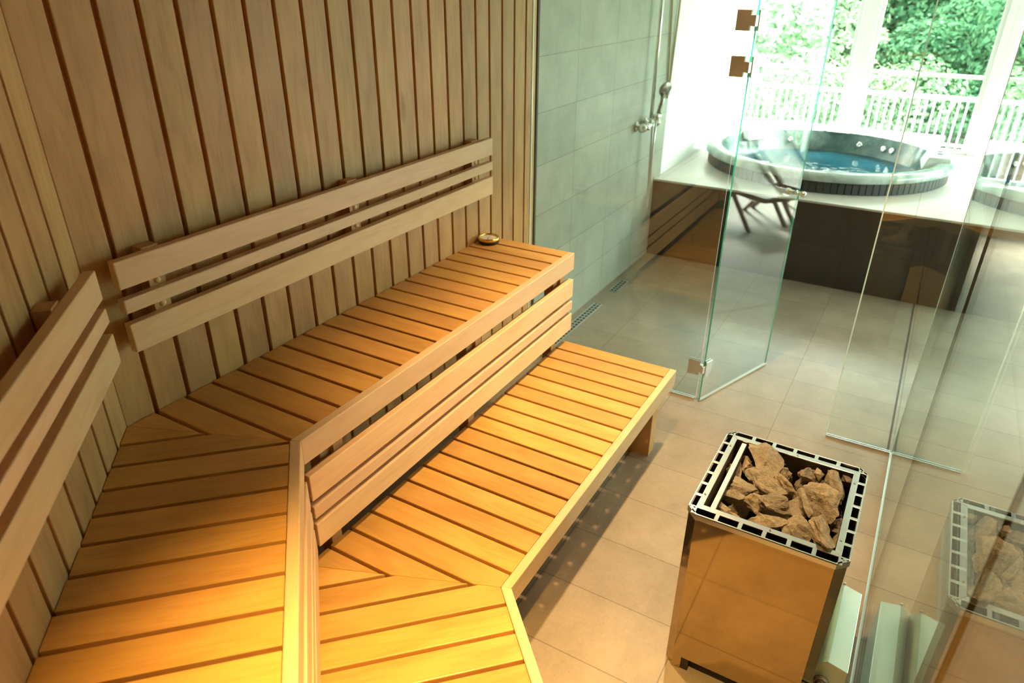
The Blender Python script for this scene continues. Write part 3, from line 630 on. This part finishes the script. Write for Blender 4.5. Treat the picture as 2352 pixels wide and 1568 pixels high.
# ------------------------------------------------------------ shower and drain
sh_ = thing('shower_mixer', 'chrome shower mixer with riser pipe, hand shower and hanging hose on the grey tiles', 'shower', (4.05, 0, 1.1))
X0 = 4.08
m = MB(); m.lathe([(0, 0.001), (0.036, 0.001), (0.036, 0.006), (0.016, 0.016), (0.014, 0.05), (0, 0.05)], (3.96, 0, 1.10), (0, -1, 0), 32); part(m, 'wall_flange', M_CHROME, sh_, smooth=True); m = MB(); m.lathe([(0, 0.001), (0.036, 0.001), (0.036, 0.006), (0.016, 0.016), (0.014, 0.05), (0, 0.05)], (4.14, 0, 1.10), (0, -1, 0), 32); part(m, 'wall_flange', M_CHROME, sh_, smooth=True)
m = MB(); m.tube([(3.95, -0.062, 1.10), (4.18, -0.062, 1.10)], 0.026, 20); m.tube([(3.905, -0.062, 1.10), (3.95, -0.062, 1.10)], 0.030, 20); m.tube([(4.18, -0.062, 1.10), (4.215, -0.062, 1.10)], 0.030, 20); m.tube([(X0, -0.062, 1.10), (X0, -0.062, 1.15)], 0.014, 16); m.tube([(3.93, -0.062, 1.10), (3.93, -0.11, 1.10)], 0.012, 16); part(m, 'mixer_body', M_CHROME, sh_, smooth=True)
m = MB(); m.tube([(X0, -0.062, 1.12), (X0, -0.062, 2.35)], 0.013, 16); part(m, 'riser_pipe', M_CHROME, sh_, smooth=True)
m = MB(); m.tube([(X0, -0.062, 1.155), (X0, -0.10, 1.165)], 0.016, 16); m.tube([(X0 - 0.03, -0.105, 1.16), (X0 + 0.035, -0.105, 1.17)], 0.022, 16); part(m, 'shower_holder', M_CHROME, sh_, smooth=True)
m = MB(); hp = [(X0, -0.105, 1.165), (X0 + 0.01, -0.115, 1.21), (X0 + 0.025, -0.122, 1.26), (X0 + 0.035, -0.122, 1.31)]; m.tube(hp, [0.013, 0.015, 0.015, 0.017], 14)
hd = Vector((-0.45, -0.75, -0.35)).normalized(); m.lathe([(0, -0.014), (0.024, -0.012), (0.046, 0.004), (0.052, 0.014), (0.048, 0.020), (0, 0.020)], (X0 + 0.04, -0.122, 1.35), hd, 32); part(m, 'hand_shower', simple('grey_chrome', (0.35, 0.36, 0.32), 0.25, 0.8), sh_, smooth=True)
m = MB(); hs = []
for i in range(25):
    t = i / 24; hs.append((X0 + 0.005 + 0.03 * math.sin(math.pi * t) * (1 if t < .5 else 1), -0.075 - 0.02 * t, 1.09 - 0.62 * math.sin(math.pi * t) ** 0.75 if t < 1 else 1.15))
hs[-1] = (X0 + 0.0, -0.10, 1.15); m.tube(hs, 0.008, 10); part(m, 'hose', M_STEEL, sh_, smooth=True)
pc = tag((lambda mm: (mm.tube([(4.38, -0.012, 2.3), (4.436, -0.012, 1.9), (4.54, -0.012, 1.22)], 0.008, 8), mm.tube([(4.635, -0.012, 2.3), (4.611, -0.012, 1.893), (4.555, -0.012, 1.24)], 0.008, 8), mm.build('pull_cord', M_CORD, smooth=True))[-1])(MB()), 'tan cord loop hanging in a V at the end of the grey tile wall', 'cord')
for i, (xa, xc, lab) in enumerate(((2.5, 3.29, 'long slotted steel floor drain cover along the grey tile wall'), (3.54, 3.77, 'short slotted steel floor drain cover, the farther one, by the grey tile wall'))):
    t = thing('floor_drain', lab, 'drain cover', ((xa + xc) / 2, -0.082, 0), 'steel drain covers')
    m = MB(); m.box(xa, xc, -0.112, -0.105, 0.0005, 0.004, tone=T1); m.box(xa, xc, -0.058, -0.051, 0.0005, 0.004, tone=T1)
    x = xa
    while x < xc: m.box(x, x + 0.010, -0.106, -0.057, 0.0005, 0.0038, tone=T1); x += 0.038
    m.box(xa, xc, -0.085, -0.078, 0.0005, 0.0038, tone=T1); part(m, 'grate', simple('drain_steel', (0.55, 0.58, 0.54), 0.35, 0.8), t)
    m = MB(); m.box(xa, xc, -0.107, -0.056, 0.0001, 0.0012, tone=T1); part(m, 'trough', M_INNER, t)

# ------------------------------------------------------------ tub platform and hot tub
BX, BYR, BZ = 4.445, -2.25, 0.622
pf = thing('tub_platform', 'raised tiled platform with a dark front, carrying the round hot tub', 'platform', (5.6, -1.1, 0))
TX, TY, TR = 5.62, -1.075, 0.945
m = MB(); m.box(BX, BX + 0.06, BYR, -0.001, 0, BZ - 0.014, tone=T1); m.box(BX + 0.06, 6.70, BYR, BYR + 0.06, 0, BZ - 0.014, tone=T1); m.box(6.64, 6.70, BYR + 0.06, -0.001, 0, BZ - 0.014, tone=T1); m.box(BX + 0.06, 6.64, -0.03, -0.001, 0, BZ - 0.014, tone=T1); part(m, 'base', M_PLATFRONT, pf)
m = MB(); x0_, x1_, y0_, y1_ = BX - 0.004, 6.70, BYR - 0.004, -0.001
angs = sorted([2 * math.pi * k / 96 for k in range(96)] + [math.atan2(yy - TY, xx - TX) % (2 * math.pi) for xx in (x0_, x1_) for yy in (y0_, y1_)])
def edge_pt(a):
    c, s2 = math.cos(a), math.sin(a); ts = []
    if abs(c) > 1e-9: ts.append(((x1_ if c > 0 else x0_) - TX) / c)
    if abs(s2) > 1e-9: ts.append(((y1_ if s2 > 0 else y0_) - TY) / s2)
    t = min(ts); return (TX + c * t, TY + s2 * t)
rin = TR - 0.03; NA = len(angs); base = len(m.v)
for a in angs:
    e = edge_pt(a); c = (TX + rin * math.cos(a), TY + rin * math.sin(a))
    m.v += [(*c, BZ), (*e, BZ), (*e, BZ - 0.014), (*c, BZ - 0.014)]
for k in range(NA):
    k2 = (k + 1) % NA
    for q0, q1 in ((0, 1), (1, 2), (2, 3), (3, 0)):
        m.f.append((base + k * 4 + q0, base + k * 4 + q1, base + k2 * 4 + q1, base + k2 * 4 + q0)); m.uv.append([(0, 0)] * 4); m.t.append(T1); m.mi.append(0)
part(m, 'top_slab', M_PLATTOP, pf)
tub = thing('hot_tub', 'round hot tub with marbled dark shell and ribbed skirting, sunk on the platform', 'hot tub', (TX, TY, BZ))
m = MB(); n = 120
for k in range(n):
    t0, t1 = 2 * math.pi * (k + 0.06) / n, 2 * math.pi * (k + 0.94) / n; r1, r0 = TR, TR - 0.02
    m.prism([(TX + r0 * math.cos(t0), TY + r0 * math.sin(t0)), (TX + r1 * math.cos(t0), TY + r1 * math.sin(t0)), (TX + r1 * math.cos(t1), TY + r1 * math.sin(t1)), (TX + r0 * math.cos(t1), TY + r0 * math.sin(t1))], BZ + 0.001, BZ + 0.088, tone=T1)
part(m, 'skirting', M_SKIRT, tub)
m = MB(); m.lathe([(TR - 0.018, 0.001), (TR - 0.018, 0.09)], (TX, TY, BZ), seg=96); part(m, 'skirting_backing', M_BLACK, tub, smooth=True)
m = MB(); m.lathe([(TR - 0.01, 0.088), (TR + 0.022, 0.090), (TR + 0.028, 0.10), (TR + 0.024, 0.130), (TR + 0.005, 0.148), (TR - 0.03, 0.154), (TR - 0.08, 0.150), (TR - 0.10, 0.138)], (TX, TY, BZ), seg=96); part(m, 'rim', M_RIM, tub, smooth=True)
m = MB(); m.lathe([(TR - 0.10, 0.139), (TR - 0.115, 0.10), (TR - 0.14, 0.02), (TR - 0.20, -0.20), (TR - 0.30, -0.36), (0.3, -0.40), (0, -0.40)], (TX, TY, BZ), seg=96); part(m, 'shell', M_TUB, tub, smooth=True)
m = MB(); m.lathe([(TR - 0.150, -0.03), (0.4, -0.03), (0.01, -0.03)], (TX, TY, BZ), seg=96); part(m, 'water', M_WATER, tub, smooth=True)
# headrest / control pod on the rim, speaker discs, jets
def onr(r, deg, z): t = math.radians(deg); return Vector((TX + r * math.cos(t), TY + r * math.sin(t), BZ + z))
M_POD = simple('grey_pod', (0.84, 0.88, 0.86), 0.25)
def pod(deg, wd, dp, h, nm, mat_):
    c = onr(TR - 0.12, deg, 0.085); t = math.radians(deg); r = Vector((math.cos(t), math.sin(t), 0)); tg = Vector((-r.y, r.x, 0)); m = MB()
    P = [(-wd, -dp, 0), (wd, -dp, 0), (wd, dp, 0), (-wd, dp, 0), (-wd * .86, -dp * .6, h), (wd * .86, -dp * .6, h), (wd * .92, dp, h), (-wd * .92, dp, h)]
    m.poly([c + tg * p[0] + r * p[1] + Vector((0, 0, p[2])) for p in P], [(3, 2, 1, 0), (4, 5, 6, 7), (0, 1, 5, 4), (1, 2, 6, 5), (2, 3, 7, 6), (3, 0, 4, 7)], tuple(tg), T1)
    return part(m, nm, mat_, tub, 0.012)
pd = pod(-86, 0.19, 0.10, 0.105, 'filter_pod', M_POD)
for s in (-0.05, 0.06):
    c = onr(TR - 0.10, -86 + s * 60, 0.191); m = MB(); m.lathe([(0.026, 0), (0.022, 0.004), (0, 0.004)], c, seg=20); part(m, 'button', M_BLACK, pd, smooth=True)
pod(56, 0.16, 0.09, 0.085, 'headrest', M_POD)
c = onr(TR - 0.075, 1, 0.150); m = MB(); m.lathe([(0.0, 0.030), (0.06, 0.030), (0.10, 0.022), (0.12, 0.0)], c, seg=32); sp = part(m, 'control_dial', M_CHROME, tub, smooth=True)
m = MB(); m.lathe([(0.055, 0.030), (0.055, 0.046), (0.04, 0.050), (0, 0.050)], c, seg=32); part(m, 'dial_knob', M_POD, sp, smooth=True)
for deg in (-14, -30, -36, 30, 120, 128):
    c = onr(TR - 0.150, deg, 0.0); t = math.radians(deg); m = MB(); m.lathe([(0.026, 0.0), (0.026, 0.008), (0.012, 0.010), (0, 0.006)], onr(TR - 0.135, deg, 0.052), (-math.cos(t), -math.sin(t), 0.2), 20); part(m, 'jet', M_CHROME, tub, smooth=True)

# ------------------------------------------------------------ windows
WX = 6.75; posts = [(-0.02, -0.07), (-1.03, -1.165), (-2.135, -2.25), (-3.24, -3.355), (-4.345, -4.46), (-5.25, -5.3)]
m = MB(); m.box(6.70, 6.82, -5.3, 0.0, 2.36, 2.5, tone=T1)
m.box(6.70, 6.82, -5.3, -2.25, 0.0, 0.385, tone=T1); struct(m, 'wall_window', M_WHITE)
for i in range(5):
    y1, y0 = posts[i][1], posts[i + 1][0]; zb = BZ - 0.02 if i < 2 else 0.385
    wdw = bpy.data.objects.new('window_%d' % (i + 1), None); COL.objects.link(wdw); wdw.location = (WX, (y0 + y1) / 2, zb); wdw['kind'] = 'structure'
    pl, pr = posts[i], posts[i + 1]
    m = MB(); m.box(WX - 0.04, WX + 0.04, pl[1], pl[0] if i == 0 else (pl[0] + pl[1]) / 2, 0.385 if zb < 0.5 else zb, 2.36, (0, 0, 1), T1); m.box(WX - 0.04, WX + 0.04, pr[0] if i == 4 else (pr[0] + pr[1]) / 2, pr[0] if i < 4 else pr[1], 0.385 if zb < 0.5 else zb, 2.36, (0, 0, 1), T1)
    m.box(WX - 0.03, WX + 0.03, y0, y1, zb, zb + 0.05, T1 and (0, 1, 0), T1); m.box(WX - 0.03, WX + 0.03, y0, y1, 2.30, 2.36, (0, 1, 0), T1)
    m.box(WX - 0.02, WX + 0.02, y1 - 0.035, y1, zb, 2.36, (0, 0, 1), T1); m.box(WX - 0.02, WX + 0.02, y0, y0 + 0.035, zb, 2.36, (0, 0, 1), T1)
    part(m, 'window_frame', M_FRAME, wdw, 0.004)
    m = MB(); m.box(WX - 0.025, WX + 0.025, y0 + 0.02, y1 - 0.02, 1.262, 1.292, (0, 1, 0), T1); part(m, 'transom', M_FRAME, wdw, 0.003)
    m = MB(); pane(m, (WX, y0 + 0.01), (WX, y1 - 0.01), zb + 0.03, 2.32); part(m, 'pane', [M_WGLASS, M_WGLASS], wdw)
wdw = bpy.data.objects.new('window_6', None); COL.objects.link(wdw); wdw.location = (5.4, -5.35, 0.1); wdw['kind'] = 'structure'  # window added in the unseen right wall for more side daylight
m = MB()
for xx in (4.1, 5.37, 6.65): m.box(xx, xx + 0.07, -5.39, -5.31, 0.1, 2.36, (0, 0, 1), T1)
m.box(4.1, 6.72, -5.38, -5.32, 0.1, 0.16, tone=T1); m.box(4.1, 6.72, -5.38, -5.32, 2.30, 2.36, tone=T1); part(m, 'window_frame', M_FRAME, wdw, 0.004)
m = MB(); pane(m, (4.12, -5.35), (6.70, -5.35), 0.13, 2.33); part(m, 'pane', [M_WGLASS, M_WGLASS], wdw)
m = MB(); m.box(6.60, 6.72, -5.3, -2.26, 0.385, 0.40, (0, 1, 0), T1); struct(m, 'trim_2', M_FRAME, 0.003)

# ------------------------------------------------------------ outside: railing, parapet, garden
RX = 8.2
rl = thing('balcony_railing', 'white balcony railing with thin upright pickets outside the windows', 'railing', (RX, -2.6, -0.1))
m = MB(); m.box(RX - 0.02, RX + 0.02, -5.6, 0.8, 0.895, 0.935, (0, 1, 0), T1); part(m, 'top_rail', M_FRAME, rl)
m = MB(); m.box(RX - 0.015, RX + 0.015, -5.6, 0.8, 0.425, 0.448, (0, 1, 0), T1); part(m, 'lower_rail', M_FRAME, rl)
proto = None
for k in range(82):
    y = 0.75 - k * 0.0765
    if proto is None:
        m = MB(); m.box(-0.008, 0.008, -0.008, 0.008, -0.5, 0.9, (0, 0, 1), T1); proto = m.build('picket', M_FRAME); o = proto
    else: o = proto.copy(); COL.objects.link(o)
    o.parent = rl; o.location = Vector((RX, y, 0)) - rl.location
pw = thing('planter_wall', 'low pale brick garden wall with a white cap beyond the railing', 'garden wall', (8.9, -2.4, -3))
m = MB(); m.box(8.9, 9.1, -1.95, 1.5, -3, 0.34, (0, 1, 0), T1); m.box(8.9, 9.1, -6.0, -2.6, -3, 0.34, (0, 1, 0), T1); part(m, 'brickwork', M_BRICK, pw)
m = MB(); m.box(8.86, 9.14, -1.97, 1.5, 0.34, 0.37, (0, 1, 0), T1); m.box(8.86, 9.14, -6.0, -2.58, 0.34, 0.37, (0, 1, 0), T1); part(m, 'cap', simple('pale_cap', (0.20, 0.20, 0.18), 0.8), pw)
m = MB(); m.box(6.9, 60, -30, 30, -3.1, -3.0, tone=T1); o = struct(m, 'ground', M_GRASS)
def foliage(blobs, n, size, seed):
    rnd = random.Random(seed); m = MB(); tot = sum(b[3] ** 2 for b in blobs)
    for (cx, cy, cz, r, fl) in blobs:
        for k in range(int(n * r * r / tot)):
            d = Vector((rnd.gauss(0, 1), rnd.gauss(0, 1), rnd.gauss(0, 1))).normalized(); rr = r * rnd.uniform(0.70, 1.03) * (1 + 0.18 * noise.noise(d * 3 + Vector((cx, cy, cz))))
            p = Vector((cx, cy, cz)) + Vector((d.x * rr, d.y * rr, d.z * rr * fl))
            nn = (d + Vector((rnd.gauss(0, .5), rnd.gauss(0, .5), rnd.gauss(0.3, .5)))).normalized(); a = nn.orthogonal().normalized(); a = (a * math.cos(k) + nn.cross(a) * math.sin(k)); b = nn.cross(a); s = size * rnd.uniform(0.6, 1.3); t = rnd.random()
            m.face([p - a * s, p - b * s * 0.55, p + a * s, p + b * s * 0.55], None, (t, t, t))
    return m
def tree(label, base, blobs, n, size, lm, seed, trunk=None, group='garden trees beyond the railing'):
    t = thing('leafy_tree', label, 'tree', base, group); part(foliage(blobs, n, size, seed), 'foliage', lm, t)
    if trunk: m = MB(); m.tube(trunk, [0.12 * (1 - 0.6 * i / (len(trunk) - 1)) + 0.02 for i in range(len(trunk))], 10); part(m, 'trunk', M_BARK, t, smooth=True)
def P(px, py, x):      # point seen at a photo position, at depth x
    d = F + R * ((px - 1176) / 1606.72) + U * ((784 - py) / 1606.72); return C0 + d * ((x - C0.x) / d.x)
def blob(px, py, x, r, fl=0.8): p = P(px, py, x); return (p.x, p.y, p.z, r, fl)
p = P(2060, 0, 15.5)
tree('slender trunked tree with a spreading pale crown behind the middle window', (p.x, p.y, -3), [blob(2060, 20, 15.5, 1.1, .5), blob(2160, 60, 15.2, 1.0, .5), blob(2000, 60, 15.6, .9, .6), blob(2110, -60, 15.5, 1.2, .6), blob(2240, 30, 15, .8, .5), blob(2200, 70, 14.6, .6, .5)], 22000, 0.055, M_LEAF, 1, [tuple(P(2035, 330, 15.6)), tuple(P(2050, 150, 15.6)), tuple(P(2074, 60, 15.5)), tuple(P(2095, 5, 15.4))])
p = P(2150, 150, 13.5)
tree('rounded bush-like tree with a domed pale crown low in the middle window', (p.x, p.y, -3), [blob(2140, 140, 13.5, 0.85, .75), blob(2200, 160, 13.3, .6, .7), blob(2090, 165, 13.6, .6, .7)], 15000, 0.05, M_LEAF, 2)
p = P(2250, 130, 19)
tree('dark shaded tree filling the right of the middle window', (p.x, p.y, -3), [blob(2250, 100, 19, 1.8, 1), blob(2150, 40, 20, 2.2, 1), blob(2330, 40, 19.5, 2.0, 1), blob(2030, 120, 20, 2.2, 1), blob(2230, -40, 20, 2, 1)], 20000, 0.085, M_LEAF2, 3)
p = P(1850, 60, 14)
tree('sunlit pale tree behind the left window, washed out by glare', (p.x, p.y, -3), [blob(1830, 60, 14, 1.3, .9), blob(1900, 110, 13.8, 1.0, .8), blob(1760, 100, 14, 1.2, .9), blob(1930, 10, 14.5, .9, .8), blob(1700, 30, 14.5, 1.4, .9), blob(1990, 120, 13.6, .45, .8)], 20000, 0.065, M_LEAF3, 4)
p = P(2350, 200, 12)
tree('bright green tree partly hidden by the right window post', (p.x, p.y, -3), [blob(2400, 120, 12.5, .9, .9), blob(2360, 200, 12, .7, .8), blob(2480, 60, 13, 1.3, .9), blob(2500, 220, 12, 1.0, .8)], 14000, 0.055, M_LEAF, 5)
for i, (px, py, x, r, lab) in enumerate(((1980, 250, 11.6, .8, 'sunlit low shrub below the left window post'), (2100, 240, 11.4, .75, 'pale rounded shrub behind the pickets in the middle window'), (2210, 280, 11.6, .8, 'darker green shrub behind the pickets beside the right post'), (1850, 230, 11.6, .9, 'washed out pale shrub behind the pickets of the left window'), (2310, 330, 11.3, .8, 'green shrub low behind the pickets of the right window'), (1720, 220, 11.8, .9, 'faint pale shrub beside the white wall, behind the pickets'), (2440, 330, 11.2, .9, 'green shrub beyond the railing right of the frame edge'))):
    p = P(px, py, x); t = thing('garden_shrub', lab, 'shrub', (p.x, p.y, -3), 'garden shrubs behind the railing')
    part(foliage([(p.x, p.y, p.z, r, .8), (p.x + .3, p.y - .5, p.z - .3, r * .8, .8), (p.x, p.y, p.z - 1.0, r * 1.1, 1.2)], 7000, 0.04, 20 + i), 'foliage', [M_LEAF3, M_LEAF3, M_LEAF, M_LEAF3, M_LEAF, M_LEAF3, M_LEAF][i], t)
t = thing('wooded_slope', 'dense dark green wooded slope filling the view behind the garden trees', 'woodland', (24, 0, -3)); t['kind'] = 'stuff'
m = foliage([(25, y_, z_, 3.2, 1) for y_ in range(-14, 26, 3) for z_ in (-2, 1.5, 5)], 45000, 0.19, 99)
o = part(m, 'foliage', M_LEAF2, t); o['kind'] = 'stuff'
m = MB(); m.box(27, 27.5, -25, 40, -3, 12, tone=T1); o = struct(m, 'hillside', simple('dark_understorey', (0.005, 0.022, 0.013), 1.0))

# ------------------------------------------------------------ lounge chairs (seen mirrored in the open door)
def deckchair(x, y, rz, label):
    t = thing('lounge_chair', label, 'lounge chair', (x, y, 0), 'low lounge chairs in the daylight room'); t.rotation_euler = (0, 0, rz)
    def pt(mb, nm, mt, bev=0): o = mb.build(nm, mt, None, bev); o.parent = t; return o
    for sy in (-0.205, 0.205):
        m = MB(); m.obox((-0.66, sy - 0.015, 0.74), (0.03, 0, 0.035), (0, 0.03, 0), (0.66, 0, -0.45)); pt(m, 'back_rail', M_TEAK)
        m = MB(); m.obox((-0.06, sy - 0.015, 0.285), (0, 0, 0.04), (0, 0.03, 0), (0.44, 0, 0.02)); pt(m, 'seat_rail', M_TEAK)
        m = MB(); m.obox((-0.08, sy - 0.015, 0.29), (0.04, 0, 0), (0, 0.03, 0), (0.30, 0, -0.29)); pt(m, 'leg', M_TEAK)
        m = MB(); m.obox((-0.06, sy - 0.015, 0.31), (0.04, 0, 0), (0, 0.03, 0), (-0.30, 0, -0.31)); pt(m, 'leg', M_TEAK)
    for xx, zz in ((-0.66, 0.745), (0.35, 0.30), (-0.03, 0.29)):
        m = MB(); m.box(xx, xx + 0.03, -0.19, 0.19, zz, zz + 0.03, (0, 1, 0)); pt(m, 'crossbar', M_TEAK)
    m = MB(); n = 16; pts = []
    for i in range(n + 1):
        u = i / n
        if u < 0.65: k = u / 0.65; pts.append((-0.65 + 0.66 * k, 0.785 - 0.45 * k - 0.03 * math.sin(math.pi * k)))
        else: k = (u - 0.65) / 0.35; pts.append((0.01 + 0.36 * k, 0.335 + 0.01 * k - 0.06 * math.sin(math.pi * k)))
    for i in range(n):
        (xa, za), (xc, zc) = pts[i], pts[i + 1]; m.face([(xa, -0.19, za), (xc, -0.19, zc), (xc, 0.19, zc), (xa, 0.19, za)])
    o = pt(m, 'sling', M_SLING); s_ = o.modifiers.new('cloth', 'SOLIDIFY'); s_.thickness = 0.008
    return t
deckchair(4.62, -3.62, math.radians(88), 'low wooden lounge chair with a pale striped sling, mirrored in the open glass door')
deckchair(5.16, -3.68, math.radians(88), 'second low wooden lounge chair, close beside the first in the daylight room')
t = thing('added_hedge', 'added pale green hedge outside the added right windows, dimming the sky mirrored in the door', 'hedge', (5, -11, -3))  # unseen hedge added to darken the sky reflected in the door glass
part(foliage([(x_, -11.5, z_, 1.5, 1) for x_ in range(-2, 22, 2) for z_ in (-1.2, 0.6)], 14000, 0.15, 77), 'foliage', M_LEAF3, t)
